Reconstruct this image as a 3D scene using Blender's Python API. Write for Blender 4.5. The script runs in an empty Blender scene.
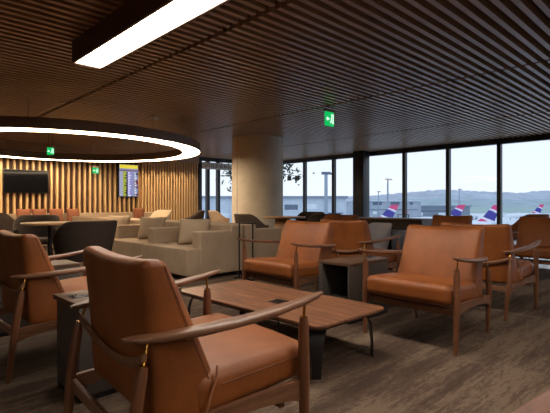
import bpy, bmesh, math, random
from mathutils import Vector, Matrix
PI = math.pi
random.seed(7)
SC = bpy.context.scene
COL = SC.collection

# ------------------------------------------------------------------ helpers
def lin(c):
    return tuple(((v/255)/12.92 if v/255 <= .04045 else ((v/255+.055)/1.055)**2.4) for v in c) + (1,)

class NT:
    def __init__(self, name):
        self.m = bpy.data.materials.new(name); self.m.use_nodes = True
        self.t = self.m.node_tree; self.n = self.t.nodes; self.l = self.t.links
        self.b = self.n['Principled BSDF']
    def add(self, kind, **kw):
        x = self.n.new(kind)
        for k, v in kw.items():
            if k in x.inputs: x.inputs[k].default_value = v
            else: setattr(x, k, v)
        return x
    def link(self, a, b): self.l.new(a, b)
    def coords(self, scale=(1, 1, 1), kind='Object', rot=(0, 0, 0)):
        tc = self.n.new('ShaderNodeTexCoord'); mp = self.n.new('ShaderNodeMapping')
        mp.inputs['Scale'].default_value = scale; mp.inputs['Rotation'].default_value = rot
        self.link(tc.outputs[kind], mp.inputs['Vector']); return mp.outputs['Vector']
    def world(self, scale=(1, 1, 1)):
        g = self.n.new('ShaderNodeNewGeometry'); mp = self.n.new('ShaderNodeMapping')
        mp.inputs['Scale'].default_value = scale
        self.link(g.outputs['Position'], mp.inputs['Vector']); return mp.outputs['Vector']
    def noise(self, vec, scale=5, detail=4, rough=.6):
        x = self.add('ShaderNodeTexNoise'); x.inputs['Scale'].default_value = scale
        x.inputs['Detail'].default_value = detail; x.inputs['Roughness'].default_value = rough
        self.link(vec, x.inputs['Vector']); return x.outputs['Fac']
    def ramp(self, fac, stops, interp='LINEAR'):
        r = self.n.new('ShaderNodeValToRGB'); e = r.color_ramp.elements; r.color_ramp.interpolation = interp
        while len(e) < len(stops): e.new(.5)
        for el, (p, c) in zip(e, stops): el.position = p; el.color = c
        self.link(fac, r.inputs['Fac']); return r.outputs['Color']
    def mix(self, fac, a, b, mode='MIX'):
        x = self.n.new('ShaderNodeMix'); x.data_type = 'RGBA'; x.blend_type = mode
        for s, v in ((x.inputs[0], fac), (x.inputs[6], a), (x.inputs[7], b)):
            if hasattr(v, 'default_value'): self.link(v, s)
            else: s.default_value = v
        return x.outputs[2]
    def bump(self, h, strength=.2, dist=.01):
        x = self.n.new('ShaderNodeBump'); x.inputs['Strength'].default_value = strength
        x.inputs['Distance'].default_value = dist
        self.link(h, x.inputs['Height']); self.link(x.outputs['Normal'], self.b.inputs['Normal'])
    def base(self, c):
        if hasattr(c, 'default_value'): self.link(c, self.b.inputs['Base Color'])
        else: self.b.inputs['Base Color'].default_value = c
    def set(self, rough=.5, metal=0, spec=None):
        self.b.inputs['Roughness'].default_value = rough; self.b.inputs['Metallic'].default_value = metal
        if spec is not None: self.b.inputs['Specular IOR Level'].default_value = spec
        return self.m

def plain(name, rgb, rough=.5, metal=0, var=.06, scale=30, spec=None):
    t = NT(name); c = lin(rgb)
    f = t.noise(t.coords(), scale, 3)
    lo = tuple(v*(1-var*2) for v in c[:3])+(1,); hi = tuple(min(1, v*(1+var*2)) for v in c[:3])+(1,)
    t.base(t.ramp(f, [(.3, lo), (.7, hi)])); return t.set(rough, metal, spec)

def wood(name, dark, light, axis='x', scale=1.0, rough=.45, worldspace=False, spec=None):
    t = NT(name); s = {'x': (1.2, 14, 14), 'y': (14, 1.2, 14), 'z': (14, 14, 1.2)}[axis]
    s = tuple(v*scale for v in s)
    v = t.world(s) if worldspace else t.coords(s)
    f = t.noise(v, 2.2, 6, .65)
    f2 = t.noise(v, 9, 3, .5)
    c = t.ramp(f, [(.32, lin(dark)), (.68, lin(light))])
    c = t.mix(.25, c, t.ramp(f2, [(.35, lin(dark)), (.65, lin(light))]))
    t.base(c); t.bump(f2, .08, .003); return t.set(rough, 0, spec)

def leather(name, dark, light, rough=.5):
    t = NT(name); v = t.coords()
    f = t.noise(v, 4, 5, .6); g = t.noise(v, 160, 3, .6)
    c = t.ramp(f, [(.3, lin(dark)), (.72, lin(light))])
    c = t.mix(.18, c, t.ramp(g, [(.35, lin(dark)), (.65, lin(light))]))
    t.base(c); t.bump(g, .18, .002); return t.set(rough, 0, .4)

def fabric(name, dark, light):
    t = NT(name); v = t.coords()
    f = t.noise(v, 3, 4, .6); g = t.noise(t.coords((1, 1, 1)), 220, 2, .7)
    c = t.ramp(f, [(.3, lin(dark)), (.7, lin(light))])
    c = t.mix(.35, c, t.ramp(g, [(.3, lin(dark)), (.7, lin(light))]))
    t.base(c); t.bump(g, .3, .002); return t.set(.9, 0, .2)

def emit(name, rgb, strength):
    t = NT(name); t.base((0, 0, 0, 1)); t.b.inputs['Emission Color'].default_value = lin(rgb)
    t.b.inputs['Emission Strength'].default_value = strength; return t.set(.6)

M = {}
M['leather'] = leather('tan_leather', (112, 59, 23), (150, 86, 38))
M['piping'] = leather('tan_piping', (98, 53, 26), (124, 72, 38))
M['cord'] = plain('leather_cord', (150, 92, 56), .6)
M['walnut'] = wood('walnut', (92, 60, 42), (136, 94, 68), 'x', 1.6, .38)
M['walnut_leg'] = wood('walnut_leg', (88, 53, 34), (124, 78, 50), 'z', 1.6, .4)
M['table_wood'] = wood('table_walnut', (50, 30, 22), (150, 100, 70), 'y', .9, .42)
M['dark_wood'] = wood('dark_stained_wood', (74, 54, 42), (102, 76, 60), 'x', 1.2, .4)
M['brass'] = plain('brass', (205, 150, 70), .25, 1)
M['steel'] = plain('black_steel', (40, 37, 36), .45, .6)
M['bronze'] = plain('dark_bronze', (84, 76, 72), .5, .35)
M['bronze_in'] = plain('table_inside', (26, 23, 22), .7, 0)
M['chrome'] = plain('chrome', (200, 200, 205), .18, 1)
M['black'] = plain('black_plastic', (22, 22, 24), .35)
M['sofa'] = fabric('beige_upholstery', (152, 130, 108), (178, 155, 130))
M['pillow'] = fabric('beige_cushion', (154, 133, 110), (180, 158, 132))
M['terracotta'] = fabric('terracotta_cushion', (116, 70, 50), (138, 86, 62))
M['tub_dark'] = fabric('dark_brown_upholstery', (52, 43, 38), (70, 58, 50))
M['tub_grey'] = fabric('grey_upholstery', (146, 142, 144), (166, 162, 164))
M['tub_cream'] = fabric('cream_upholstery', (196, 176, 150), (218, 198, 170))
M['tub_tan'] = fabric('tan_upholstery', (176, 150, 128), (198, 172, 148))
M['tub_taupe'] = fabric('taupe_upholstery', (92, 78, 68), (114, 98, 86))
M['oak'] = wood('oak', (160, 112, 70), (194, 146, 98), 'z', 1.2, .45)
M['oak_top'] = wood('oak_top', (170, 122, 82), (200, 154, 110), 'x', 1.2, .4)
M['slat'] = wood('ceiling_slat_wood', (160, 130, 104), (184, 153, 124), 'x', .6, .36, True)
M['slat_back'] = plain('ceiling_void', (16, 14, 13), .9)
M['wall_slat'] = wood('wall_slat_wood', (196, 156, 104), (226, 188, 136), 'z', .8, .5, True)
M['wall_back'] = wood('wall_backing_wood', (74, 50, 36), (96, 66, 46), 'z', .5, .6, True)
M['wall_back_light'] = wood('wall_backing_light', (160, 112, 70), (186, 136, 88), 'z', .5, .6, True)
M['plaster'] = plain('column_plaster', (206, 193, 174), .65, 0, .04, 3)
M['frame'] = plain('dark_aluminium', (48, 46, 48), .4, .3)
M['lampbox'] = plain('lamp_housing', (112, 90, 76), .5, .1)
M['diffuser'] = emit('lamp_diffuser', (255, 242, 226), 15.0)
M['ring_diffuser'] = emit('ring_diffuser', (255, 228, 190), 11.0)
M['spot_emit'] = emit('downlight_emit', (255, 220, 165), 6)
M['exit_green'] = emit('exit_green', (10, 190, 95), .62)
M['exit_white'] = emit('exit_white', (215, 255, 230), .85)
M['white'] = plain('white_plastic', (225, 222, 215), .5)
M['mount'] = plain('sign_mount', (150, 125, 100), .5)
M['dark_wall'] = plain('dark_plaster', (92, 80, 70), .8)

def make_carpet():
    t = NT('carpet')
    f = t.noise(t.world((.42, 3.0, 1)), 1.5, 9, .72)
    f2 = t.noise(t.world((5, 16, 1)), 3, 6, .75)
    g = t.noise(t.world((1, 1, 1)), 150, 2, .7)
    k = t.add('ShaderNodeMath', operation='MULTIPLY_ADD'); t.link(f2, k.inputs[0]); k.inputs[1].default_value = .42; t.link(f, k.inputs[2])
    c = t.ramp(k.outputs[0], [(.60, lin(CARPET[0])), (.70, lin(CARPET[1])), (.76, lin(CARPET[2]))])
    c = t.mix(.25, c, t.ramp(g, [(.3, lin((30, 24, 20))), (.7, lin((128, 106, 86)))]))
    br = t.add('ShaderNodeTexBrick'); br.offset = .5
    br.inputs['Scale'].default_value = 1; br.inputs['Mortar Size'].default_value = .003
    br.inputs['Brick Width'].default_value = 1.0; br.inputs['Row Height'].default_value = .5
    br.inputs['Color1'].default_value = (1, 1, 1, 1); br.inputs['Color2'].default_value = (.93, .93, .93, 1)
    br.inputs['Mortar'].default_value = (.7, .68, .66, 1)
    t.link(t.world((1, 1, 1)), br.inputs['Vector'])
    c = t.mix(1.0, c, br.outputs['Color'], 'MULTIPLY')
    t.base(c); t.bump(g, .6, .004); return t.set(.95, 0, .1)
CARPET = [(56, 43, 38), (80, 65, 56), (106, 91, 77)]
M['carpet'] = make_carpet()
M['tile'] = plain('pale_stone_tile', (178, 172, 166), .25, 0, .03, 4)

def make_glass():
    m = bpy.data.materials.new('window_glass'); m.use_nodes = True
    n = m.node_tree.nodes; l = m.node_tree.links; n.remove(n['Principled BSDF'])
    o = n['Material Output']; tr = n.new('ShaderNodeBsdfTransparent'); gl = n.new('ShaderNodeBsdfGlossy')
    tr.inputs['Color'].default_value = (.93, .96, .98, 1); gl.inputs['Roughness'].default_value = .02
    mx = n.new('ShaderNodeMixShader'); mx.inputs[0].default_value = .012
    l.new(tr.outputs[0], mx.inputs[1]); l.new(gl.outputs[0], mx.inputs[2]); l.new(mx.outputs[0], o.inputs[0])
    return m
M['glass'] = make_glass()

def rounded_axis(h, r, n):
    th = (math.radians(45), math.radians(28), math.radians(13))
    out = [-(h-r)-r*math.tan(a) for a in th]
    k = max(1, n)
    out += [-(h-r)+2*(h-r)*i/k for i in range(k+1)]
    out += [(h-r)+r*math.tan(a) for a in reversed(th)]
    return out

class MB:
    def __init__(self): self.bm = bmesh.new()
    def box(self, c, s, rot=None, bevel=0, segs=2):
        r = bmesh.ops.create_cube(self.bm, size=1)
        mat = Matrix.Translation(Vector(c)) @ ((rot or Matrix.Identity(3)).to_4x4()) @ Matrix.Diagonal((s[0], s[1], s[2], 1))
        bmesh.ops.transform(self.bm, matrix=mat, verts=r['verts'])
        if bevel:
            es = list({e for v in r['verts'] for e in v.link_edges})
            bmesh.ops.bevel(self.bm, geom=es, offset=bevel, segments=segs, affect='EDGES', profile=.5)
        return self
    def box2(self, a, b, bevel=0, segs=2):
        return self.box([(a[i]+b[i])/2 for i in range(3)], [abs(b[i]-a[i]) for i in range(3)], None, bevel, segs)
    def rbox(self, c, s, r, n=4, fn=None, mat=None):
        """rounded cushion-like box with a deform function on local points"""
        h = [v/2 for v in s]; ax = [rounded_axis(h[i], r, n) for i in range(3)]
        L = [len(a) for a in ax]; vid = {}
        def vert(i, j, k):
            key = (i, j, k)
            if key in vid: return vid[key]
            p = Vector((ax[0][i], ax[1][j], ax[2][k]))
            q = Vector([max(-(h[a]-r), min(h[a]-r, p[a])) for a in range(3)])
            d = p-q
            if d.length > 1e-9: p = q+d.normalized()*r
            if fn: p = fn(p)
            p = p+Vector(c)
            if mat: p = mat @ p
            vid[key] = self.bm.verts.new(p); return vid[key]
        for a in range(3):
            u, w = [x for x in range(3) if x != a]
            for side in (0, L[a]-1):
                for i in range(L[u]-1):
                    for j in range(L[w]-1):
                        q = []
                        for (di, dj) in ((0, 0), (1, 0), (1, 1), (0, 1)):
                            k = [0, 0, 0]; k[a] = side; k[u] = i+di; k[w] = j+dj; q.append(vert(*k))
                        try: self.bm.faces.new(q)
                        except ValueError: pass
        return self
    def loft(self, rings, cap=True, closed=False):
        rv = [[self.bm.verts.new(Vector(p)) for p in ring] for ring in rings]
        n = len(rv[0]); m = len(rv)
        for i in range(m if closed else m-1):
            A, B = rv[i], rv[(i+1) % m]
            for j in range(n):
                self.bm.faces.new((A[j], A[(j+1) % n], B[(j+1) % n], B[j]))
        if cap and not closed:
            self.bm.faces.new(list(reversed(rv[0]))); self.bm.faces.new(rv[-1])
        return self
    def tube(self, pts, radii, n=10, cap=True):
        pts = [Vector(p) for p in pts]
        if not isinstance(radii, (list, tuple)): radii = [radii]*len(pts)
        rings = []
        up = None
        for i, p in enumerate(pts):
            t = (pts[min(i+1, len(pts)-1)]-pts[max(i-1, 0)]).normalized()
            if up is None: up = Vector((0, 0, 1)) if abs(t.z) < .9 else Vector((1, 0, 0))
            a = t.cross(up).normalized(); b = t.cross(a).normalized(); up = -b if b.dot(up) < 0 else b
            b = a.cross(t).normalized()
            rings.append([p+(a*math.cos(2*PI*k/n)+b*math.sin(2*PI*k/n))*radii[i] for k in range(n)])
        return self.loft(rings, cap)
    def lathe(self, prof, c=(0, 0, 0), n=40, cap=True):
        rings = [[Vector(c)+Vector((r*math.cos(2*PI*k/n), r*math.sin(2*PI*k/n), z)) for k in range(n)] for r, z in prof]
        return self.loft(rings, cap)
    def prism(self, poly, mat, d):
        """polygon in local xy extruded along local z from -d/2 to d/2"""
        a = [mat @ Vector((x, y, -d/2)) for x, y in poly]; b = [mat @ Vector((x, y, d/2)) for x, y in poly]
        return self.loft([a, b])
    def build(self, name, mat, parent=None, smooth=35, loc=None):
        bmesh.ops.recalc_face_normals(self.bm, faces=self.bm.faces)
        me = bpy.data.meshes.new(name); self.bm.to_mesh(me); self.bm.free()
        for p in me.polygons: p.use_smooth = True
        me.set_sharp_from_angle(angle=math.radians(smooth))
        o = bpy.data.objects.new(name, me); COL.objects.link(o)
        me.materials.append(M[mat] if isinstance(mat, str) else mat)
        if parent: o.parent = parent
        if loc: o.location = loc
        return o

def tag(o, label, cat, group=None):
    o['label'] = label; o['category'] = cat
    if group: o['group'] = group
    return o
def thing(name, label, cat, loc=(0, 0, 0), rz=0, group=None):
    o = bpy.data.objects.new(name, None); COL.objects.link(o)
    o.location = loc; o.rotation_euler = (0, 0, rz); o.empty_display_size = .1
    return tag(o, label, cat, group)
def struct(o): o['kind'] = 'structure'; return o
def copy_tree(o, parent=None):
    c = o.copy(); COL.objects.link(c)
    if parent: c.parent = parent
    for ch in [x for x in KIDS.get(o.name, [])]: copy_tree(ch, c)
    return c
KIDS = {}
def index():
    KIDS.clear()
    for o in COL.objects:
        if o.parent: KIDS.setdefault(o.parent.name, []).append(o)
def dup(root, loc, rz, label, group=None, scale=None):
    index(); r = copy_tree(root); r.location = loc; r.rotation_euler = (0, 0, rz); r['label'] = label
    if group: r['group'] = group
    if scale: r.scale = scale
    return r

# ------------------------------------------------------------------ camera
CAMZ = 1.02
YAW = math.atan2(.695, .719)
cam = bpy.data.cameras.new('camera'); cam_o = bpy.data.objects.new('camera', cam); COL.objects.link(cam_o)
cam.lens = 36*440/550; cam.sensor_width = 36; cam.shift_y = -2.5/550; cam.clip_end = 9000; cam.clip_start = .02
cam_o.location = (0, 0, CAMZ); cam_o.rotation_euler = (PI/2, 0, -YAW); SC.camera = cam_o
FX, FY = math.sin(YAW), math.cos(YAW)
def G(px, Z, z=0.0):
    """ground point seen in column px of the photograph at distance Z along the view"""
    X = (px-275)/440*Z
    return Vector((FY*X+FX*Z, -FX*X+FY*Z, z))

# ------------------------------------------------------------------ room
XW, YB, XL, YF = 13.7, 14.9, -6.0, -6.0
ZC = 2.92
struct(MB().box2((XL, YF, -.2), (7.9, YB+.2, 0)).build('floor', 'carpet'))
struct(MB().box2((7.9, YF, -.2), (XW+.2, YB+.2, -.002)).build('floor_stone', 'tile'))
struct(MB().box2((XL, YF, ZC+.14), (XW+.2, YB+.2, ZC+.3)).build('ceiling', 'slat_back'))
PITCH, SW = .138, .058
mb = MB()
joints = [XL]+[-4.4+3.68*k for k in range(5)]+[XW-.02]
ys = []
y = YF+.05
while y < YB-.05:
    ys.append(y); y += PITCH
for i in range(len(joints)-1):
    for y in ys:
        mb.box2((joints[i]+.032, y, ZC), (joints[i+1]-.032, y+SW, ZC+.1))
struct(mb.build('ceiling_slats', 'slat'))
mb = MB()
for j in joints[1:-1]:
    mb.box2((j-.03, YF, ZC+.1), (j+.03, YB, ZC+.138))
struct(mb.build('ceiling_rails', 'slat_back'))
struct(MB().box2((XL-.2, YF, 0), (XL, YB, ZC+.14)).build('wall_left', 'dark_wall'))
struct(MB().box2((XL, YF-.2, 0), (XW+.2, YF, ZC+.14)).build('wall_front', 'dark_wall'))

# back wall with timber slats, then the glazed corner
XG = 10.1
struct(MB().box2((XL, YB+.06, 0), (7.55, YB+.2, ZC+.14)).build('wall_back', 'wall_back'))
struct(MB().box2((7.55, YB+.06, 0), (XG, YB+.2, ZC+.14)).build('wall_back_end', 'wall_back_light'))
mb = MB(); x = XL+.05
while x < 7.5:
    mb.box2((x, YB-.06, 0), (x+.055, YB+.06, 2.64), .004, 1); x += .172
while x < XG-.05:
    mb.box2((x, YB-.05, 0), (x+.062, YB+.06, 2.64), .004, 1); x += .118
struct(mb.build('trim_1', 'wall_slat'))
struct(MB().box2((XL, YB-.09, 2.64), (XG-.02, YB+.06, ZC+.14)).build('trim_2', 'slat'))

wn = 0
def window(name, p0, p1, z0, z1, along, post=.11, both=False):
    """one glazed bay between p0 and p1; along = 'y' (plane x const) or 'x'"""
    c = [(p0[i]+p1[i])/2 for i in range(2)]
    L = abs(p1[1]-p0[1]) if along == 'y' else abs(p1[0]-p0[0])
    fr = MB()
    def bx(a0, a1, zz0, zz1, d):
        if along == 'y': fr.box2((c[0]-d/2, c[1]+a0, zz0), (c[0]+d/2, c[1]+a1, zz1), .006, 1)
        else: fr.box2((c[0]+a0, c[1]-d/2, zz0), (c[0]+a1, c[1]+d/2, zz1), .006, 1)
    bx(-L/2, L/2, z1-.13, z1+.1, .16); bx(-L/2, L/2, z0, z0+.09, .16)
    bx(L/2-post, L/2, z0+.09, z1-.13, .16)
    if both: bx(-L/2, -L/2+post, z0+.09, z1-.13, .16)
    f = struct(fr.build(name, 'frame'))
    g = MB()
    if along == 'y': g.box2((c[0]-.006, c[1]-L/2, z0+.08), (c[0]+.006, c[1]+L/2-post+.01, z1-.12))
    else: g.box2((c[0]-L/2, c[1]-.006, z0+.08), (c[0]+L/2-post+.01, c[1]+.006, z1-.12))
    g.build('glass_pane', 'glass', f)
    return f
edges = [12.425-1.534*k for k in range(-1, 12)]
edges = [YB-.02]+edges+[YF]
for i in range(len(edges)-1):
    wn += 1
    window('window_%d' % wn, (XW, edges[i+1]), (XW, edges[i]), 0, ZC-.02, 'y')
gx = [XG, 10.62, 11.15, 12.4, XW]
for i in range(len(gx)-1):
    wn += 1
    window('window_%d' % wn, (gx[i], YB), (gx[i+1], YB), 0, ZC-.02, 'x', .13, i == 0)

# square structural pillar beside the glass and the round column
struct(MB().box2((13.1, 9.05, 0), (13.5, 9.5, ZC+.1), .01).build('pillar', 'frame'))
mb = MB(); R0 = .745
mb.lathe([(R0, 0), (R0, ZC+.12)], (8.57, 9.6, 0), 96)
col = struct(mb.build('column', 'plaster'))
mb = MB(); a = math.radians(196)
for a in (math.radians(178), math.radians(58), math.radians(298)):
    mb.box((8.57+R0*math.cos(a), 9.6+R0*math.sin(a), ZC/2), (.006, .012, ZC), Matrix.Rotation(a, 3, 'Z'))
struct(mb.build('column_seam', 'slat_back', col))

# ------------------------------------------------------------------ lamps
def linear_lamp(x0, x1, y0, y1, label):
    t = thing('linear_ceiling_lamp', label, 'ceiling lamp', ((x0+x1)/2, (y0+y1)/2, 2.67), 0, 'linear ceiling lamps')
    w, l = (x1-x0)/2, (y1-y0)/2; h = MB()
    h.box2((-w, -l, 0), (-w+.025, l, .25)); h.box2((w-.025, -l, 0), (w, l, .25))
    h.box2((-w+.025, -l, 0), (w-.025, -l+.025, .25)); h.box2((-w+.025, l-.025, 0), (w-.025, l, .25))
    h.box2((-w+.025, -l+.025, .22), (w-.025, l-.025, .25))
    h.build('housing', 'lampbox', t)
    MB().box2((-w+.026, -l+.026, .012), (w-.026, l-.026, .02)).build('diffuser', 'diffuser', t)
    return t
linear_lamp(1.87, 2.22, -2.2, 5.36, 'long glowing linear lamp in a dark box hung under the slatted ceiling')
linear_lamp(6.0, 6.35, -5.6, -.8, 'added linear fill lamp at right by the windows, out of view')  # unseen lamp, added to brighten the room
linear_lamp(-2.8, -2.45, -4.5, .3, 'added linear fill lamp behind the viewer, left, out of view')  # second added lamp, out of view, lifts the overall brightness
t = thing('ring_pendant_lamp', 'large glowing ring lamp hung under the ceiling before the timber wall', 'ceiling lamp', (3.86, 11.3, 2.35))
RO, RW = 3.2, .46
mb = MB(); n = 128
sec = [(RO, 0), (RO, .2), (RO-.02, .2), (RO-.02, .03), (RO-RW+.02, .03), (RO-RW+.02, .2), (RO-RW, .2), (RO-RW, 0), (RO-RW+.012, 0), (RO-RW+.012, .02), (RO-.012, .02), (RO-.012, 0)]
mb.loft([[(r*math.cos(2*PI*k/n), r*math.sin(2*PI*k/n), z) for r, z in sec] for k in range(n)], False, True)
mb.build('ring_housing', 'lampbox', t)
mb = MB(); sec = [(RO-.013, .006), (RO-.013, .016), (RO-RW+.013, .016), (RO-RW+.013, .006)]
mb.loft([[(r*math.cos(2*PI*k/n), r*math.sin(2*PI*k/n), z) for r, z in sec] for k in range(n)], False, True)
mb.build('diffuser', 'ring_diffuser', t)
for k in range(8):
    a = 2*PI*(k+.3)/8; r = RO-RW/2
    MB().tube([(r*math.cos(a), r*math.sin(a), .03), (r*math.cos(a), r*math.sin(a), ZC-2.352)], .006, 6).build('suspension_rod', 'chrome', t)
# downlights grazing the timber wall
dl = None
for k in range(13):
    xx = 9.75-.42*k if k < 6 else 7.2-(k-6)*1.35
    lab = 'small round downlight in the ceiling close before the timber wall'
    if dl is None:
        dl = thing('downlight', lab, 'downlight', (xx, 14.46, ZC-.01), 0, 'downlights along the timber wall')
        MB().lathe([(.045, .0), (.05, .0), (.05, .06), (.045, .06)], (0, 0, 0), 20).build('bezel', 'lampbox', dl)
        MB().lathe([(.042, .05), (.042, .056)], (0, 0, 0), 20).build('lens', 'spot_emit', dl); o = dl
    else: o = dup(dl, (xx, 14.46, ZC-.01), 0, lab)
    L = bpy.data.lights.new('downlight_beam', 'SPOT'); L.energy = 26 if k < 6 else 30; L.color = (1, .80, .54)
    L.spot_size = math.radians(50); L.spot_blend = .6; L.shadow_soft_size = .03
    lo = bpy.data.objects.new('downlight_beam', L); COL.objects.link(lo); lo.parent = o
    lo.location = (0, 0, -.03); lo.rotation_euler = (math.radians(9), 0, 0)

# exit signs
def exit_sign(loc, rz, w, h, drop, label, group='green exit signs'):
    t = thing('exit_sign', label, 'exit sign', loc, rz, group)
    MB().box2((-w/2-.008, -.03, 0), (w/2+.008, .03, .05), .005).build('mount', 'mount', t)
    if drop > .06:
        for s in (-1, 1): MB().tube([(s*w*.3, 0, .045), (s*w*.3, 0, drop)], .004, 6).build('hanger', 'steel', t)
    p = MB().box2((-w/2, -.012, -h), (w/2, .012, 0), .003).build('sign_panel', 'exit_green', t)
    mb = MB(); q = Matrix.Translation((0, -.0145, -h/2)) @ Matrix.Rotation(PI/2, 4, 'X')
    S = h
    mb.prism([(-.40*S, 0), (-.22*S, .16*S), (-.22*S, .06*S), (-.06*S, .06*S), (-.06*S, -.06*S), (-.22*S, -.06*S), (-.22*S, -.16*S)], q, .004)
    mb.prism([(.36*S, -.34*S), (.42*S, -.34*S), (.42*S, .34*S), (.12*S, .34*S), (.12*S, .28*S), (.36*S, .28*S)], q, .004)
    mb.prism([(.12*S, .04*S), (.2*S, .18*S), (.28*S, .12*S), (.25*S, -.02*S), (.33*S, -.3*S), (.27*S, -.32*S), (.2*S, -.1*S), (.1*S, -.3*S), (.02*S, -.26*S), (.14*S, -.06*S)], q, .004)
    mb.prism([(.24*S+.05*S*math.cos(u*PI/5), .22*S+.05*S*math.sin(u*PI/5)) for u in range(10)], q, .004)
    mb.build('pictogram', 'exit_white', p)
    return t
P = G(329.3, 8.7); exit_sign((P.x, P.y, 2.84), 0, .27, .28, .09, 'green running man exit sign hung from the slatted ceiling right of the column')
P = G(50.5, 12.0); exit_sign((P.x, P.y, 2.56), math.radians(-30), .17, .2, .37, 'green exit sign hanging inside the ring of light, above the television')
exit_sign((5.93, 14.80, 2.24), 0, .2, .2, .02, 'small green exit sign fixed on the timber slats left of the flight screen')
P = G(154.5, 9.6)
t = thing('smoke_detector', 'white round smoke detector on the slatted ceiling above the ring lamp', 'smoke detector', (P.x, P.y, ZC))
MB().lathe([(.1, 0), (.1, -.03), (.07, -.045), (.065, -.06), (.02, -.065)], (0, 0, 0), 28).build('detector_body', 'white', t)
MB().lathe([(.025, -.062), (.02, -.075), (.004, -.078)], (0, 0, 0), 16).build('sensor', 'mount', t)

# ------------------------------------------------------------------ screens on the back wall
t = thing('television', 'dark switched-off television on the timber slat wall at far left', 'television', (3.84, 14.8, 1.70))
MB().box2((-.62, -.03, -.35), (.62, .03, .35), .008).build('casing', 'black', t)
scr = NT('tv_glass'); scr.base(lin((14, 13, 14))); scr.set(.06)
MB().box2((-.605, -.034, -.325), (.605, -.029, .335)).build('screen', scr.m, t)
MB().box2((-.12, .03, -.12), (.12, .07, .12)).build('bracket', 'steel', t)
t = thing('wall_mounted_flight_screen', 'lit portrait flight information screen on the timber slat wall', 'screen', (7.09, 14.8, 1.85))
MB().box2((-.365, -.03, -.575), (.365, .03, .575), .006).build('casing', 'black', t)
pc = {'y': emit('fids_yellow', (235, 215, 60), .6), 'b': emit('fids_pale', (150, 160, 200), .48), 'k': emit('fids_dark', (30, 26, 44), .5),
      'g': emit('fids_green', (175, 185, 60), .5), 'v': emit('fids_violet', (150, 140, 215), .55), 'w': emit('fids_white', (225, 225, 245), .6),
      'm': emit('fids_maroon', (110, 24, 56), .5), 'l': emit('fids_lilac', (176, 180, 205), .5)}
def panel(name, c, rects, parent, y0=-.034):
    mb = MB()
    for x0, z0, x1, z1 in rects: mb.box2((x0, y0, z0), (x1, y0+.004, z1))
    return mb.build(name, pc[c], parent)
s0 = panel('screen', 'b', [(-.345, -.555, .345, .555)], t)
panel('header_band', 'y', [(-.34, .42, .34, .55)], s0, -.036)
panel('title_band', 'm', [(-.34, .335, .34, .365)], s0, -.036)
panel('time_column', 'l', [(-.34, -.55, -.22, .32)], s0, -.036)
panel('airline_column', 'g', [(-.21, -.55, -.09, .32)], s0, -.036)
panel('flight_column', 'v', [(-.04, -.55, .1, .32)], s0, -.036)
rows = [(.3-.088*i) for i in range(10)]
def comb(name, c, x0, ends, parent):
    pts = [(x0, -.55), (x0, .32)]
    for z, e in zip(rows, ends): pts += [(x0+.012, z-.012), (e, z-.015), (e, z-.058), (x0+.012, z-.061)]
    pts += [(x0+.012, -.55)]
    mb = MB(); f = [[mb.bm.verts.new((x, y, z)) for x, z in pts] for y in (-.040, -.036)]
    mb.bm.faces.new(f[0]); mb.bm.faces.new(list(reversed(f[1])))
    for i in range(len(pts)): j = (i+1) % len(pts); mb.bm.faces.new((f[0][i], f[0][j], f[1][j], f[1][i]))
    return mb.build(name, pc[c], parent)
comb('airline_text', 'k', -.06, [-.10-.03*(i % 3) for i in range(10)], s0)
comb('flight_text', 'w', -.02, [.03+.015*((i*7) % 4) for i in range(10)], s0)
for z0, z1 in ((-.13, .02), (-.26, -.17), (-.52, -.45)): panel('status_text', 'm', [(.2, z0, .34, z1)], s0, -.036)
comb('gate_text', 'w', .22, [.25+.02*(i % 3) for i in range(10)], s0)
panel('remark_text', 'k', [(.28, .2, .34, .28)], s0, -.038)

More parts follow.
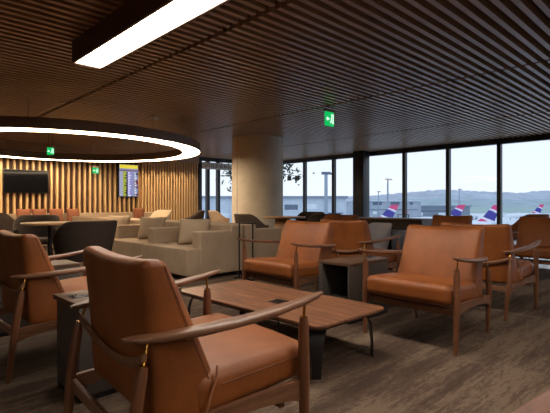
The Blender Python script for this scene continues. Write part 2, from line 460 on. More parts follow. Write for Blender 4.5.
# ------------------------------------------------------------------ lounge armchair (faces +X, origin between its front legs)
def back_front(z): return -.545+(.844-z)*.40
def make_armchair(label, loc, rz):
    t = thing('lounge_armchair', label, 'armchair', loc, rz, 'tan leather lounge armchairs')
    # seat cushion
    def sf(p):
        u, v = p.x/.26, p.y/.335
        k = max(0, 1-u*u*u*u)*max(0, 1-v*v*v*v)
        q = Vector(p)
        if p.z > 0: q.z += .014*k
        q.z += .03*(p.x+.26)/.52
        if p.x > .2: q.x += .012*(1-v*v)
        return q
    seat = MB().rbox((-.205, 0, .363), (.52, .672, .142), .045, 6, sf).build('seat', 'leather', t)
    pp = [(-.36, -.337, .397), (.0, -.337, .416), (.048, -.305, .42), (.066, 0, .42), (.048, .305, .42), (.0, .337, .416), (-.36, .337, .397)]
    MB().tube(pp, .0025, 6).build('piping', 'piping', seat)
    # backrest: leaned cushion, a little hollow along its top
    H = .55
    def bf(p):
        z = p.z; v = p.y/.31; q = Vector(p)
        w = 1+.035*max(0, -(z/.275))
        q.y = p.y*w
        if z > .2: q.z -= .016*(1-v*v)*((z-.2)/.075)
        k = max(0, 1-(z/.275)**4)*max(0, 1-v**4)
        q.x += (.02 if p.x > 0 else -.006)*k
        tt = (p.x+.0425)/.085; q.x += -.110+(.275-z)*(.07+.33*tt)-.012*max(0, z/.275)**2
        return q
    bc = .570
    bk = MB().rbox((back_front(bc)-.0425, 0, bc), (.085, .635, H), .030, 6, bf).build('backrest', 'leather', t)
    for s in (-1, 1):
        pts = []
        for z in (.40, .5, .6, .7, .79, .822):
            pts.append((back_front(z)-.022-.006, s*.318*(1+.035*max(0, -(z-bc)/.275)), z))
        MB().tube(pts, .002, 6).build('piping', 'piping', bk)
    # arms, legs, pins
    AC = [(-.690, .283, .598, .012, .006), (-.65, .30, .598, .027, .0095), (-.58, .325, .599, .033, .012), (-.46, .352, .603, .035, .0135),
          (-.32, .368, .611, .033, .0135), (-.16, .377, .624, .029, .0125), (-.02, .380, .642, .023, .011), (.05, .381, .655, .017, .009), (.085, .381, .663, .008, .005)]
    for s in (-1, 1):
        rings = []
        for x, y, z, w, h in AC:
            rings.append([(x, s*y+w*math.copysign(abs(math.cos(a))**.6, math.cos(a)), z+1.12*h*math.copysign(abs(math.sin(a))**.6, math.sin(a))) for a in [2*PI*k/16 for k in range(16)]])
        arm = MB().loft(rings).build('armrest', 'walnut', t, 60)
        MB().tube([(-.50, s*.347, .592), (-.50, s*.347, .580)], .007, 10).build('arm_stud', 'brass', arm)
        # front leg, its brass pin
        fl = MB().tube([(.012, s*.362, 0), (.004, s*.365, .20), (0, s*.366, .34), (0, s*.366, .54), (0, s*.366, .575)], [.0135, .020, .024, .0205, .016], 14).build('leg', 'walnut_leg', t)
        MB().tube([(0, s*.366, .572), (-.002, s*.372, .633)], .0055, 8).build('pin', 'brass', fl)
        MB().tube([(0, s*.366, .568), (0, s*.366, .580)], .0135, 12).build('collar', 'brass', fl)
        rl = MB().tube([(-.705, s*.306, 0), (-.690, s*.316, .16), (-.675, s*.330, .32), (-.648, s*.332, .49), (-.641, s*.332, .520)], [.0125, .018, .021, .019, .015], 14).build('leg', 'walnut_leg', t)
        MB().tube([(-.642, s*.332, .517), (-.618, s*.314, .592)], .0055, 8).build('pin', 'brass', rl)
        MB().tube([(-.643, s*.332, .511), (-.640, s*.332, .525)], .0135, 12).build('collar', 'brass', rl)
        # side rail: deep at the legs, arched between them
        rings = []
        for i in range(13):
            u = i/12; x = .0+(-.675)*u; top = .335-.03*u; bot = .245-.02*u+.042*math.sin(PI*u)**.6
            yy = .358-.028*u
            rings.append([(x, s*(yy-.014), bot), (x, s*(yy+.010), bot), (x, s*(yy+.010), top), (x, s*(yy-.014), top)])
        MB().loft(rings).build('side_rail', 'walnut', t)
        MB().tube([(-.375, s*.330, .462), (-.385, s*.342, .43), (-.415, s*.352, .37), (-.44, s*.366, .325), (-.45, s*.368, .29)], .0045, 7).build('leather_tie', 'cord', t)
    # front, rear rails and the bowed back rail
    MB().box2((-.10, -.340, .235), (-.075, .340, .29), .004).build('front_rail', 'walnut', t)
    MB().box2((-.682, -.325, .252), (-.660, .325, .296), .004).build('rear_rail', 'walnut', t)
    rings = []
    for i in range(17):
        v = -1+i/8; y = .332*v; zc = .545-.07*(1-abs(v)**2.4); x = -.638+.012*(1-abs(v)**4)
        xo = x
        rings.append([(xo+.010*math.cos(a), y, zc+.016*math.sin(a)) for a in [2*PI*k/10 for k in range(10)]])
    MB().loft(rings).build('back_rail', 'walnut', t)
    return t

A0 = make_armchair('tan leather lounge armchair in the near foreground, seen from behind', (1.312, 1.53, 0), math.radians(-4.5))
dup(A0, (1.35, 3.18, 0), math.radians(1), 'tan leather lounge armchair at the left edge, behind the side table')
dup(A0, (.80, -.13, 0), PI, 'tan armchair of which only a wooden armrest shows at bottom right corner')
dup(A0, (2.95, 1.65, 0), PI, 'tan leather lounge armchair facing us, right of the coffee table')
dup(A0, (2.95, 3.14, 0), PI, 'tan leather lounge armchair facing us, beyond the far end of the coffee table')
dup(A0, (4.80, 1.68, 0), math.radians(1), 'tan leather lounge armchair seen from behind, back to back with the right facing one')
dup(A0, (4.69, 3.11, 0), 0, 'shaded brown leather armchair facing the windows, behind the open box side table')
dup(A0, (6.40, 1.80, 0), PI, 'brown leather lounge armchair facing us at the right edge near the windows')
dup(A0, (6.45, 3.14, 0), PI, 'brown leather armchair whose back top peeps over the right facing one')

# ------------------------------------------------------------------ coffee table
t = thing('coffee_table', 'low rectangular walnut coffee table with black steel legs', 'coffee table', (2.235, 2.345, 0))
def rrect(hx, hy, r, z, n=6):
    pts = []
    for cx, cy, a0 in ((hx-r, hy-r, 0), (-hx+r, hy-r, 90), (-hx+r, -hy+r, 180), (hx-r, -hy+r, 270)):
        for k in range(n+1):
            a = math.radians(a0+90*k/n); pts.append((cx+r*math.cos(a), cy+r*math.sin(a), z))
    return pts
MB().loft([rrect(.352, .747, .062, .312), rrect(.355, .75, .065, .315), rrect(.355, .75, .065, .328), rrect(.353, .748, .063, .331)]).build('tabletop', 'table_wood', t, 50)
MB().loft([rrect(.325, .72, .05, .292), rrect(.352, .747, .062, .3115)]).build('edge_underside', 'dark_wood', t, 50)
for sx in (-1, 1):
    for sy in (-1, 1):
        d = Vector((sx, sy, 0)).normalized(); pn = Vector((-sy, sx, 0)).normalized()
        c = Vector((sx*.235, sy*.625, 0))
        rings = []
        for z, w, out in ((0, .026, .070), (.10, .031, .068), (.18, .039, .062), (.24, .050, .050), (.275, .062, .028), (.292, .074, .005)):
            o = c+d*out+Vector((0, 0, z))
            rings.append([o-pn*w-d*.004, o+pn*w-d*.004, o+pn*w+d*.004, o-pn*w+d*.004])
        MB().loft(rings).build('leg', 'steel', t)
o = MB().box2((-.055, -.05, .3305), (.055, .05, .3345), .002).build('power_outlet', 'black', t, loc=(-.05, -.12, 0))
MB().box2((-.004, -.03, .334), (.004, .03, .3385)).build('socket', 'steel', o)
MB().tube([(-.05, -.12, .30), (-.05, -.12, 0)], .008, 8).build('power_cord', 'black', t)

# ------------------------------------------------------------------ box side tables (open end at -X, closed end at +X)
def make_side(label, loc, rz):
    t = thing('side_table', label, 'side table', loc, rz, 'box side tables')
    MB().box2((0, -.17, .488), (.62, .17, .515), .003).build('tabletop', 'dark_wood', t)
    MB().box2((0, .13, .03), (.60, .168, .487), .002).build('side_panel', 'bronze', t)
    MB().box2((.30, -.168, .03), (.60, -.15, .487), .002).build('side_panel', 'bronze', t)
    MB().box2((0, -.168, .03), (.30, -.15, .487), .002).build('side_panel', 'bronze', t)
    MB().box2((.585, -.149, .03), (.605, .129, .487), .002).build('end_panel', 'bronze', t)
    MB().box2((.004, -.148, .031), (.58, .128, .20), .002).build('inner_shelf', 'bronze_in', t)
    MB().box2((.004, -.164, 0), (.60, .164, .03), .003).build('base', 'steel', t)
    o = MB().box2((.50, -.05, .5145), (.58, .03, .519), .002).build('power_outlet', 'black', t)
    MB().box2((.515, -.03, .5185), (.565, -.02, .523)).build('socket', 'chrome', o)
    MB().box2((.515, -.008, .5185), (.565, .006, .523)).build('socket', 'chrome', o)
    return t
S0 = make_side('dark open box side table between the two armchairs facing us', (3.03, 2.40, 0), 0)
dup(S0, (1.44, 2.47, 0), PI, 'dark box side table between the two armchairs at left, with a power outlet')
dup(S0, (1.42, 4.05, 0), PI, 'dark box side table barely showing at the left edge')
dup(S0, (7.1, 4.45, 0), 0, 'dark side table before the dark counter near the windows')

# ------------------------------------------------------------------ modular sofas
def make_sofa(sx, label, loc, group):
    t = thing('sofa_module', label, 'sofa', loc, 0, group)
    def bx(a, b, r, nm, m='sofa'):
        c = [sx*(a[0]+b[0])/2, (a[1]+b[1])/2, (a[2]+b[2])/2]; s = [abs(b[i]-a[i]) for i in range(3)]
        return MB().rbox(c, s, r, 3).build(nm, m, t)
    st = bx((0, .012, .06), (.74, 1.24, .42), .022, 'seat')
    MB().tube([(sx*x, y, .413) for x, y in ((.70, .015), (.03, .015), (.006, .04), (.006, 1.21), (.03, 1.236), (.70, 1.236))], .005, 6).build('piping', 'sofa', st)
    bx((.73, .003, .05), (.95, 1.247, .72), .025, 'backrest')
    bx((.2, .003, .05), (.80, .21, .645), .022, 'armrest')
    for x in (.06, .86):
        for y in (.08, 1.17): MB().box2((sx*x-.025, y-.025, 0), (sx*x+.025, y+.025, .07)).build('foot', 'black', t)
    return t
names = ['nearest', 'second', 'third', 'fourth', 'farthest']
SF = make_sofa(1, 'beige fabric sofa module nearest us, at the end of the row', (3.17, 4.92, 0), 'beige sofa modules facing the armchairs')
for k in range(1, 5):
    dup(SF, (3.17, 4.92+1.25*k, 0), 0, 'beige fabric sofa module, %s from the near end of its row' % names[k])
SB = make_sofa(-1, 'beige sofa end module facing the windows, back to back with the nearest one', (5.10, 4.92, 0), 'beige sofa modules facing the windows')
for k in range(1, 4):
    dup(SB, (5.10, 4.92+1.25*k, 0), 0, 'beige sofa module facing the windows, %s of its row' % names[k])

def make_pillow(mat, name, label, cat, group, loc, rot, w=.46, h=.44, d=.15):
    mb = MB(); N = 14; front = {}
    def pt(i, j, side):
        u, v = -1+2*i/N, -1+2*j/N
        th = d/2*(max(0, 1-u**2)*max(0, 1-v**2))**.42
        pin = 1-.07*(1-u*u)*v*v*0-.05*(1-abs(v))**1.5*abs(u)
        pin2 = 1-.06*(1-abs(u))**1.5*abs(v)
        return Vector((side*th, u*w/2*pin, v*h/2*pin2+h/2))
    for side in (-1, 1):
        for i in range(N+1):
            for j in range(N+1):
                edge = i in (0, N) or j in (0, N)
                if edge and side == 1: front[(side, i, j)] = front[(-1, i, j)]
                else: front[(side, i, j)] = mb.bm.verts.new(pt(i, j, side))
        for i in range(N):
            for j in range(N):
                mb.bm.faces.new([front[(side, i+a, j+b)] for a, b in ((0, 0), (1, 0), (1, 1), (0, 1))])
    o = mb.build(name, mat, None, 80); o.location = loc; o.rotation_euler = rot
    return tag(o, label, cat, group)
P0 = make_pillow('pillow', 'throw_pillow', 'beige throw pillow on the nearest sofa module', 'pillow', 'beige throw pillows', (3.62, 5.47, .425), (0, math.radians(20), math.radians(44)), .46, .40, .17)
def dupm(o, loc, rot, label):
    c = o.copy(); COL.objects.link(c); c.location = loc; c.rotation_euler = rot; c['label'] = label; return c
dupm(P0, (3.62, 6.76, .425), (0, math.radians(20), math.radians(38)), 'beige throw pillow on the second sofa module, behind its armrest')
dupm(P0, (3.62, 8.05, .425), (0, math.radians(20), math.radians(42)), 'beige throw pillow on the third sofa module, partly behind the dark tub chair')
# banquette along the timber wall with terracotta pillows
t = thing('wall_banquette', 'low beige banquette running along the foot of the timber slat wall', 'bench', (0, 14.82, 0))
MB().rbox((4.2, -.32, .23), (8.2, .60, .38), .02, 3).build('seat', 'sofa', t)
MB().rbox((4.2, -.06, .40), (8.2, .10, .66), .02, 3).build('backrest', 'sofa', t)
MB().box2((.2, -.55, 0), (8.2, -.05, .045)).build('plinth', 'black', t)
pil = None
for px, lab in ((24, 'terracotta pillow on the wall banquette, first from the left'), (39.5, 'terracotta pillow on the wall banquette, second from the left'),
                (56.5, 'terracotta pillow on the wall banquette, third from the left'), (73.5, 'terracotta pillow on the wall banquette, fourth from the left'),
                (139, 'terracotta pillow on the wall banquette, right of the flight screen')):
    a = (px-275)/440; x = 14.55*(FY*a+FX)/(-FX*a+FY)
    r = (math.radians(14), 0, 0)
    if pil is None:
        pil = make_pillow('terracotta', 'terracotta_pillow', lab, 'pillow', 'terracotta pillows on the banquette', (x, 14.5, .43), (0, math.radians(14), PI/2), .40, .46, .16)
    else: dupm(pil, (x, 14.5, .43), (0, math.radians(14), PI/2), lab)

# ------------------------------------------------------------------ tub chairs (face +X)
def make_tub(mat, label, loc, rz, edge=None, scale=None, legmat='walnut_leg'):
    t = thing('tub_chair', label, 'chair', loc, rz, 'upholstered tub chairs')
    MB().lathe([(.05, .36), (.27, .36), (.30, .385), (.30, .43), (.27, .455), (.05, .462)], (.03, 0, 0), 36).build('seat', mat, t)
    rings = []; edgep = []; N = 34; AM = 122
    for i in range(N+1):
        a = math.radians(180-AM+2*AM*i/N); off = abs(-AM+2*AM*i/N)
        k = min(1, max(0, (off-42)/66)); k = k*k*(3-2*k)
        top = .83-.22*k; fl = 1-.55*max(0, (off-104)/18)*0
        def rad(z): return .285+.095*min(1, max(0, (z-.36)/.46))**.8
        dirv = Vector((math.cos(a)*1.0, math.sin(a), 0))
        ring = []
        zs = (.36, .45, .56, .68, top-.02)
        zs = [.36+(top-.02-.36)*u for u in (0, .22, .48, .75, 1)]
        for z in zs: ring.append(dirv*(rad(z))+Vector((0, 0, z)))
        ring.append(dirv*(rad(top)-.022)+Vector((0, 0, top)))
        for z in reversed(zs): ring.append(dirv*(rad(z)-.045)+Vector((0, 0, z)))
        rings.append(ring); edgep.append(dirv*(rad(top)-.006)+Vector((0, 0, top-.006)))
    sh = MB().loft(rings).build('shell', mat, t, 50)
    if edge: MB().tube(edgep, .007, 6).build('piping', edge, sh)
    for sx, sy in ((1, 1), (1, -1), (-1, 1), (-1, -1)):
        MB().tube([(sx*.25, sy*.24, 0), (sx*.19, sy*.18, .37)], [.011, .018], 10).build('leg', legmat, t)
    return t
def tub_at(px, Z): p = G(px, Z); return (p.x, p.y, 0)
T0 = make_tub('tub_dark', 'large dark brown tub chair behind the left armchairs, seen from behind', tub_at(84, 5.25), math.radians(92), 'tub_taupe')
p = tub_at(37, 7.35); dup(T0, p, math.radians(-112), 'dark tub chair with pale piped edge beyond the round table, facing us')
dup(T0, tub_at(2, 9.2), math.radians(-60), 'dark tub chair cut by the left edge, beneath the television')
dup(T0, tub_at(192, 13.0), math.radians(150), 'dark brown tub chair behind the sofas near the end of the timber wall')
T1 = make_tub('tub_cream', 'cream tub chair behind the sofas, right of the flight screen', tub_at(159, 14.2), math.radians(200))
T2 = make_tub('tub_tan', 'tan tub chair left of the column, before the corner glass', tub_at(221, 13.2), math.radians(-20))
T3 = make_tub('tub_taupe', 'taupe tub chair in front of the column, left of the oak table', tub_at(253, 8.7), math.radians(-5))
dup(T0, tub_at(323, 8.9), math.radians(60), 'dark tub chair right of the oak table, under the windows')
dup(T0, tub_at(309, 10.6), math.radians(200), 'dark tub chair behind the oak table, close to the windows')
T4 = make_tub('leather', 'brown leather tub chair behind the shaded armchair, below the square pillar', tub_at(341, 8.1), math.radians(40))
dup(T4, tub_at(527, 8.6), math.radians(66), 'brown leather tub chair behind the armchair at the right edge')
T5 = make_tub('tub_grey', 'light grey tub chair before the dark counter', tub_at(372, 7.0), math.radians(165), None); T5.scale = (.82, .82, .86)

# ------------------------------------------------------------------ round tables, counter, laptop tables
def round_table(label, loc, r, h, mt, ml, name='round_table'):
    t = thing(name, label, 'table', loc, 0)
    MB().lathe([(r-.02, h-.035), (r, h-.02), (r, h-.006), (r-.006, h)], (0, 0, 0), 64).build('tabletop', mt, t)
    return t
t = round_table('round oak table standing between the dark tub chairs at left', tub_at(50, 6.35), .37, .755, 'oak_top', 'oak')
MB().lathe([(.03, .72), (.03, .03)], (0, 0, 0), 20).build('pedestal', 'steel', t)
MB().lathe([(.22, 0), (.22, .012), (.04, .03)], (0, 0, 0), 40).build('foot_plate', 'steel', t)
t = round_table('round oak table on slanted plank legs before the column', tub_at(284, 9.35), .46, .755, 'oak_top', 'oak')
for k in range(3):
    a = 2*PI*k/3+math.radians(190)
    d = Vector((math.cos(a), math.sin(a), 0)); s = Vector((-d.y, d.x, 0))
    rings = []
    for z, rr, w in ((0, .24, .10), (.72, .10, .15)):
        c = d*rr+Vector((0, 0, z)); rings.append([c-s*w-d*.02, c+s*w-d*.02, c+s*w+d*.02, c-s*w+d*.02])
    MB().loft(rings).build('leg', 'oak', t)
t = thing('counter', 'long dark counter standing before the windows, right of the square pillar', 'counter', (8.2, 5.1, 0))
MB().box2((-.1, -.85, .69), (.5, .85, .72), .004).build('worktop', 'dark_wood', t)
MB().box2((-.06, -.82, .04), (-.02, .82, .69)).build('front_panel', 'tub_dark', t)
for s in (-1, 1): MB().box2((-.02, s*.82-.02, 0), (.46, s*.82+.02, .69)).build('end_panel', 'dark_wood', t)
def make_laptop(label, loc, rz, h=.755, dep=.28):
    t = thing('wire_side_table', label, 'side table', loc, rz, 'black wire side tables')
    r = .0095
    for y in (0, dep): MB().tube([(0, y, r), (0, y, h)], r, 8).build('post', 'steel', t)
    MB().box2((-.03, -r, h-.002), (.06, dep+r, h+.012), .003).build('tabletop', 'steel', t)
    for y in (0, dep): MB().tube([(-.08, y, r), (.12, y, r)], r, 8).build('floor_bar', 'steel', t)
    MB().tube([(.0, 0, r), (.0, dep, r)], r, 8).build('floor_bar', 'steel', t)
    return t
LT = make_laptop('black wire framed side table at the near end of the beige sofas', (3.86, 4.42, 0), 0)
p = G(408.5, 10.6); dup(LT, (p.x, p.y, 0), 0, 'black wire framed side table by the windows beyond the counter')

# ------------------------------------------------------------------ marks on the corner glass
t = tag(MB().box2((-.12, -.004, -.10), (.12, .004, .10)).build('window_sticker', 'black', None), 'left dark square sticker on the glass right of the column', 'sticker', 'square stickers on the glass')
def onglass(px): a = (px-275)/440; return 13.68*(-FX*a+FY)/(FY*a+FX)
t.rotation_euler = (0, 0, PI/2); t.location = (13.68, onglass(289.3), 2.13)
dupm(t, (13.68, onglass(297.2), 2.13), (0, 0, PI/2), 'right dark square sticker on the glass right of the column')

t = thing('glass_banner', 'pale banner with dark lettering across the top of the corner glass', 'sign', (11.15, 14.78, 2.44))  # sign band attached inside the corner glass, no hangers
MB().box2((-.95, -.006, 0), (.95, .006, .28), .002).build('board', 'white', t)
random.seed(4); xx = -.82; lt = []
while xx < .75:
    w = random.uniform(.05, .10); h = random.uniform(.10, .15); q = MB()
    k = random.randint(0, 2); pts = [(0, 0), (.025, 0), (.025, h*.5), (w, h*.5), (w, h*.62), (.025, h*.62), (.025, h), (0, h)] if k == 0 else ([(0, 0), (w, 0), (w, .025), (.025, .025), (.025, h), (0, h)] if k == 1 else [(0, 0), (.02, 0), (w/2, h*.7), (w-.02, 0), (w, 0), (w/2+.012, h), (w/2-.012, h)])
    q.prism(pts, Matrix.Translation((xx, -.009, .08)) @ Matrix.Rotation(PI/2, 4, 'X'), .004); q.build('letter', 'black', t); xx += w+.035
# ------------------------------------------------------------------ outside
def haze(name, rgb, var=.05, scale=.2): return plain(name, rgb, .9, 0, var, scale, .1)  # matt colour with the distance haze mixed into it
GZ = -11.0
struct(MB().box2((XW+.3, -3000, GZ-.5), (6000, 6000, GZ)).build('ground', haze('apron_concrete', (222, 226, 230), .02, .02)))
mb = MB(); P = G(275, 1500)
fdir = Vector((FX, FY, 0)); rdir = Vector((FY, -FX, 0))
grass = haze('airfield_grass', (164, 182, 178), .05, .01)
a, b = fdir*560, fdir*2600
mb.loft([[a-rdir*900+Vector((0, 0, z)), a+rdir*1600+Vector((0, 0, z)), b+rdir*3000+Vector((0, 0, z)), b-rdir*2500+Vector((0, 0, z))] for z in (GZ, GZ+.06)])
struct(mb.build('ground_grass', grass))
def ridge(name, pts, Z, rgb, depth=300):
    mb = MB(); rings = []
    for px, y in pts:
        c = G(px, Z); zt = CAMZ+(204-y)*Z/440
        rings.append([c-fdir*depth+Vector((0, 0, GZ)), c-fdir*depth*.35+Vector((0, 0, GZ+(zt-GZ)*.7)), c+Vector((0, 0, zt)), c+fdir*depth+Vector((0, 0, GZ))])
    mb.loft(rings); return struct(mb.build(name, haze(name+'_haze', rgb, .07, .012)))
def rpts(base, lo, hi, step, amp, seed):
    random.seed(seed); out = []
    x = lo
    while x <= hi:
        for (x0, y0), (x1, y1) in zip(base, base[1:]):
            if x0 <= x <= x1: yv = y0+(y1-y0)*(x-x0)/(x1-x0); break
        out.append((x, yv+random.uniform(-amp, amp))); x += step
    return out
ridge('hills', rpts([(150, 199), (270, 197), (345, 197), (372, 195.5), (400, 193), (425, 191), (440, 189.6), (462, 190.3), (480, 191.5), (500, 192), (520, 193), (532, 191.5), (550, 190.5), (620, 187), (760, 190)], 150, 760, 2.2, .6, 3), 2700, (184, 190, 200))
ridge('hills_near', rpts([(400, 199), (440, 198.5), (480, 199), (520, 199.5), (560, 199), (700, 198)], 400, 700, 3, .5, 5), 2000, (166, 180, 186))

def building(label, px0, px1, Z, z1, mat, dark, win, depth=30, roof=True):
    a, b = G(px0, Z), G(px1, Z); c = (a+b)/2; w = (b-a).length
    t = thing('terminal_building', label, 'building', (c.x, c.y, GZ), -YAW, 'airport buildings across the apron')
    h = z1-GZ
    MB().box2((-w/2, 0, 0), (w/2, depth, h)).build('wall', mat, t)
    if roof: MB().box2((-w/2-1, -1.5, h), (w/2+1, depth+1, h+1.2)).build('roof', dark, t)
    for (u0, u1, v0, v1, m) in win:
        k = MB().box2((-w/2+w*u0, -.15, h*v0), (-w/2+w*u1, .1, h*v1)).build('window', m, t)
    return t
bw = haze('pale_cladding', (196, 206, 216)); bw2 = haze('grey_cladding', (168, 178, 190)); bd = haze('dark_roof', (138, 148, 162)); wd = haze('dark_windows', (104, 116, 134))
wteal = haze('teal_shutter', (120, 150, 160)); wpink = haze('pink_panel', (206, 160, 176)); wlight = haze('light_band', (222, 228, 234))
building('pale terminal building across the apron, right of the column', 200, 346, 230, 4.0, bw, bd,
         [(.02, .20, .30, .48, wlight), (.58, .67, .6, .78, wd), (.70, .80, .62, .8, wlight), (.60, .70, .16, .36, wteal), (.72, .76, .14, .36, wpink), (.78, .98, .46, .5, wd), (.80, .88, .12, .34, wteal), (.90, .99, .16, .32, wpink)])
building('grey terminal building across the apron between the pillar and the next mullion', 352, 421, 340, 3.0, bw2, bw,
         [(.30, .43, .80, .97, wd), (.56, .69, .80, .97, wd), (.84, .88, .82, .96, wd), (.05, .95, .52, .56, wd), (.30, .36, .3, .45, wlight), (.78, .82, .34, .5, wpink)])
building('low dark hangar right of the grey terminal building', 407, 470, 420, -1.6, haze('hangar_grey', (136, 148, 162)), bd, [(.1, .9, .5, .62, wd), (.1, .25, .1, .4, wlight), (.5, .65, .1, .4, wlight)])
mb = MB()
def mast(px, Z, ytop, r, label, arms=2):
    p = G(px, Z); h = CAMZ+(204-ytop)*Z/440-GZ
    t = thing('floodlight_mast', label, 'mast', (p.x, p.y, GZ), -YAW, 'floodlight masts on the apron')
    m = haze('mast_grey', (150, 162, 176))
    MB().tube([(0, 0, 0), (0, 0, h)], [r*1.15, r*.85], 12).build('pole', m, t)
    MB().box2((-r*2.4, -r, h), (r*2.4, r, h+r*1.4)).build('lamp_head', wd, t)
    MB().box2((r*2.4, -r*.6, h-.1*r), (r*5, r*.6, h+r*.9)).build('lamp_arm', wd, t)
    return t
mast(326, 130, 174.5, .55, 'thick pale floodlight mast right of the column')
mast(387.8, 240, 180, .5, 'floodlight mast above the striped tail right of the square pillar')
mast(378.5, 260, 192, .3, 'short floodlight mast left of the taller one')
mast(459.3, 300, 189.5, .35, 'thin floodlight mast before the hills, right of a mullion')
for k, (px, Z) in enumerate(((468, 330), (472, 340), (505, 420), (440, 300))):
    p = G(px, Z); t = thing('service_truck', 'pale service vehicle parked among the aeroplanes, %s' % ('left of the long tail', 'beside the left tail pair', 'beyond the right mullion', 'left of the second tail')[k], 'truck', (p.x, p.y, GZ), -YAW, 'vehicles on the apron')
    MB().box2((-4, -1.3, .7), (2.2, 1.3, 3.4), .15).build('cargo_box', wlight, t); MB().box2((2.3, -1.2, .7), (4, 1.2, 2.5), .2).build('cab', bw2, t)
    for sx in (-2.8, 2.9):
        for sy in (-1, 1): MB().tube([(sx, sy*1.1-.15, .5), (sx, sy*1.1+.15, .5)], .5, 14).build('wheel', wd, t)

# aeroplanes: nose towards +X local
def tail_mat():
    t = NT('striped_tail'); v = t.coords((1, 1, 1))
    sep = t.n.new('ShaderNodeSeparateXYZ'); t.link(v, sep.inputs[0])
    # bands slanted across the fin
    a = t.add('ShaderNodeMath', operation='MULTIPLY'); a.inputs[1].default_value = .42; t.link(sep.outputs['X'], a.inputs[0])
    nz = t.noise(v, .25, 1)
    b = t.add('ShaderNodeMath', operation='SUBTRACT'); t.link(sep.outputs['Z'], b.inputs[0]); t.link(a.outputs[0], b.inputs[1])
    w = t.add('ShaderNodeMath', operation='MULTIPLY_ADD'); t.link(nz, w.inputs[0]); w.inputs[1].default_value = 1.2; t.link(b.outputs[0], w.inputs[2])
    d = t.add('ShaderNodeMapRange'); t.link(w.outputs[0], d.inputs[0])
    d.inputs[1].default_value = 2.4; d.inputs[2].default_value = 15.0
    c = t.ramp(d.outputs[0], [(0, lin((232, 234, 240))), (.10, lin((226, 60, 124))), (.24, lin((236, 232, 240))), (.34, lin((66, 60, 150))), (.62, lin((72, 64, 156))), (.68, lin((228, 224, 236))), (.76, lin((224, 70, 130))), (.9, lin((216, 84, 120)))], 'CONSTANT')
    t.base(c); return t.set(.6)
M['tail'] = tail_mat(); M['plane'] = haze('aircraft_white', (232, 236, 242), .01)
def make_plane(label, px, Z, rz):
    p = G(px, Z); t = thing('aeroplane', label, 'aeroplane', (p.x, p.y, GZ), rz, 'parked aeroplanes with striped tails')
    # origin below the fin; nose at x = +30
    prof = [(-5.5, .15, 5.0), (-3.5, .7, 4.7), (0, 1.35, 4.3), (4, 1.9, 4.0), (8, 2.0, 3.9), (24, 2.0, 3.9), (27, 1.8, 3.8), (29.5, 1.2, 3.6), (31, .4, 3.4)]
    MB().loft([[(x, r*math.cos(2*PI*k/20), z+r*math.sin(2*PI*k/20)) for k in range(20)] for x, r, z in prof]).build('fuselage', 'plane', t)
    def blade(secs, nm, m):
        return MB().loft([[(x0, y, z), ((x0+x1)/2, y+ty, z+tz), (x1, y, z), ((x0+x1)/2, y-ty, z-tz)] for x0, x1, y, z, ty, tz in secs]).build(nm, m, t)
    blade([(8.5, -1.0, 0, 5.2, .3, 0), (5.0, -1.8, 0, 7.2, .26, 0), (-.4, -4.6, 0, 12.9, .12, 0), (-1.2, -4.8, 0, 13.3, .04, 0)], 'tail_fin', 'tail')
    for s in (-1, 1):
        blade([(1.5, -2.5, s*.6, 4.9, 0, .2), (-2.2, -4, s*6.2, 5.5, 0, .08)], 'stabilizer', 'plane')
        wng = blade([(18, 11, s*1.6, 3.1, 0, .4), (13, 9.5, s*6.5, 3.6, 0, .25), (8.2, 6.8, s*16.5, 4.5, 0, .1)], 'wing', 'plane')
        MB().loft([[(8, s*16.4, 4.5), (6.8, s*16.4, 4.5), (6.8, s*16.6, 4.5), (8, s*16.6, 4.5)], [(6.4, s*17, 6.6), (5.6, s*17, 6.6), (5.6, s*17.1, 6.6), (6.4, s*17.1, 6.6)]]).build('winglet', 'plane', wng)
        MB().lathe([(.7, -1.6), (1.0, -.5), (1.05, 1), (.85, 1.8)], (0, 0, 0), 18).build('engine', 'plane', t).matrix_local = Matrix.Translation((16, s*5.6, 2.2)) @ Matrix.Rotation(PI/2, 4, 'Y')
        MB().tube([(13, s*3, 0), (13, s*3, 3.2)], .3, 8).build('landing_gear', wd, t)
    MB().tube([(26, 0, 0), (26, 0, 2.4)], .22, 8).build('landing_gear', wd, t)
    return t
HEAD = math.atan2(FX*0+rdir.y*-1, -rdir.x)   # nose towards the left of the view
A1 = make_plane('parked aeroplane with striped tail right of the square pillar', 390, 205, HEAD); A1.scale = (.88, .88, .88)
def dplane(px, Z, rz, label):
    p = G(px, Z); dup(A1, (p.x, p.y, GZ), rz, label)
dplane(457, 222, HEAD-.15, 'parked aeroplane with striped tail just right of the middle mullion')
dplane(492, 175, HEAD+.1, 'parked aeroplane with the largest striped tail, left of the right mullion')
dplane(539, 330, HEAD+.1, 'distant parked aeroplane with small striped tail at far right')

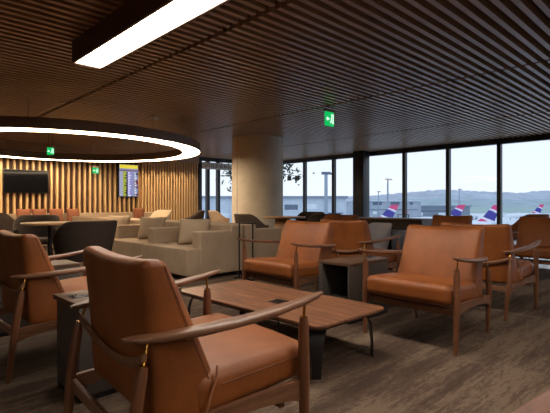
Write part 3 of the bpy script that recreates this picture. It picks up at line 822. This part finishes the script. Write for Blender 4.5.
# tree beyond the glass behind the column
p = G(258, 24.5)
t = thing('tree', 'dark leafy tree outside the glass behind the column', 'tree', (p.x, p.y, GZ))
bark = plain('bark', (62, 54, 48), .9); leaf = plain('dark_leaves', (46, 58, 46), .8, 0, .15)
random.seed(11)
MB().tube([(0, 0, 0), (.1, 0, 6), (-.05, .1, 11), (0, 0, 13.2), (.1, 0, 14.8)], [.3, .24, .16, .1, .04], 10).build('trunk', bark, t)
mb = MB(); tips = []
rl = Vector((FY, -FX, 0))
for k in range(16):
    s = 1 if k % 2 else -1
    z0 = random.uniform(13.2, 14.4); L = random.uniform(1.4, 2.5)
    d = rl*s*random.uniform(.7, 1)+Vector((FX, FY, 0))*random.uniform(-.6, .6)
    a = Vector((0, 0, z0)); b = a+d*L*.5+Vector((0, 0, .5)); c = a+d*L+Vector((0, 0, random.uniform(-.2, .6)))
    mb.tube([a, b, c], [.05, .03, .01], 6); tips += [(b, .35), (c, .45), ((b+c)/2, .4)]
mb.build('branches', bark, t)
mb = MB()
for c, r in tips:
    for _ in range(8):
        q = c+Vector((random.gauss(0, r*.6), random.gauss(0, r*.6), random.gauss(0, r*.55)))
        u = Vector((random.gauss(0, 1), random.gauss(0, 1), random.gauss(0, 1))).normalized(); w = u.cross(Vector((.3, .5, .8))).normalized()
        s = random.uniform(.07, .13)
        vs = [mb.bm.verts.new(x) for x in (q-u*s*1.5, q+w*s*.6, q+u*s*1.5, q-w*s*.6)]; mb.bm.faces.new(vs)
mb.build('foliage', leaf, t)

# ------------------------------------------------------------------ sky
W = bpy.data.worlds.new('world'); SC.world = W; W.use_nodes = True
n = W.node_tree.nodes; l = W.node_tree.links; bg = n['Background']
tc = n.new('ShaderNodeTexCoord'); sp = n.new('ShaderNodeSeparateXYZ'); l.new(tc.outputs['Generated'], sp.inputs[0])
rp = n.new('ShaderNodeValToRGB'); l.new(sp.outputs['Z'], rp.inputs['Fac'])
e = rp.color_ramp.elements
e[0].position = 0; e[0].color = lin((238, 240, 245)); e[1].position = .5; e[1].color = lin((206, 222, 244)); 
k = e.new(.14); k.color = lin((231, 238, 249))
l.new(rp.outputs['Color'], bg.inputs['Color']); bg.inputs['Strength'].default_value = .80

vs = SC.view_settings; vs.view_transform = 'Standard'; vs.look = 'None'; vs.exposure = 0.7; vs.gamma = 1; vs.use_curve_mapping = False
cy = SC.cycles; cy.use_denoising = True; cy.max_bounces = 7; cy.diffuse_bounces = 4; cy.glossy_bounces = 3; cy.transparent_max_bounces = 12; cy.sample_clamp_indirect = 6; cy.caustics_reflective = False; cy.caustics_refractive = False
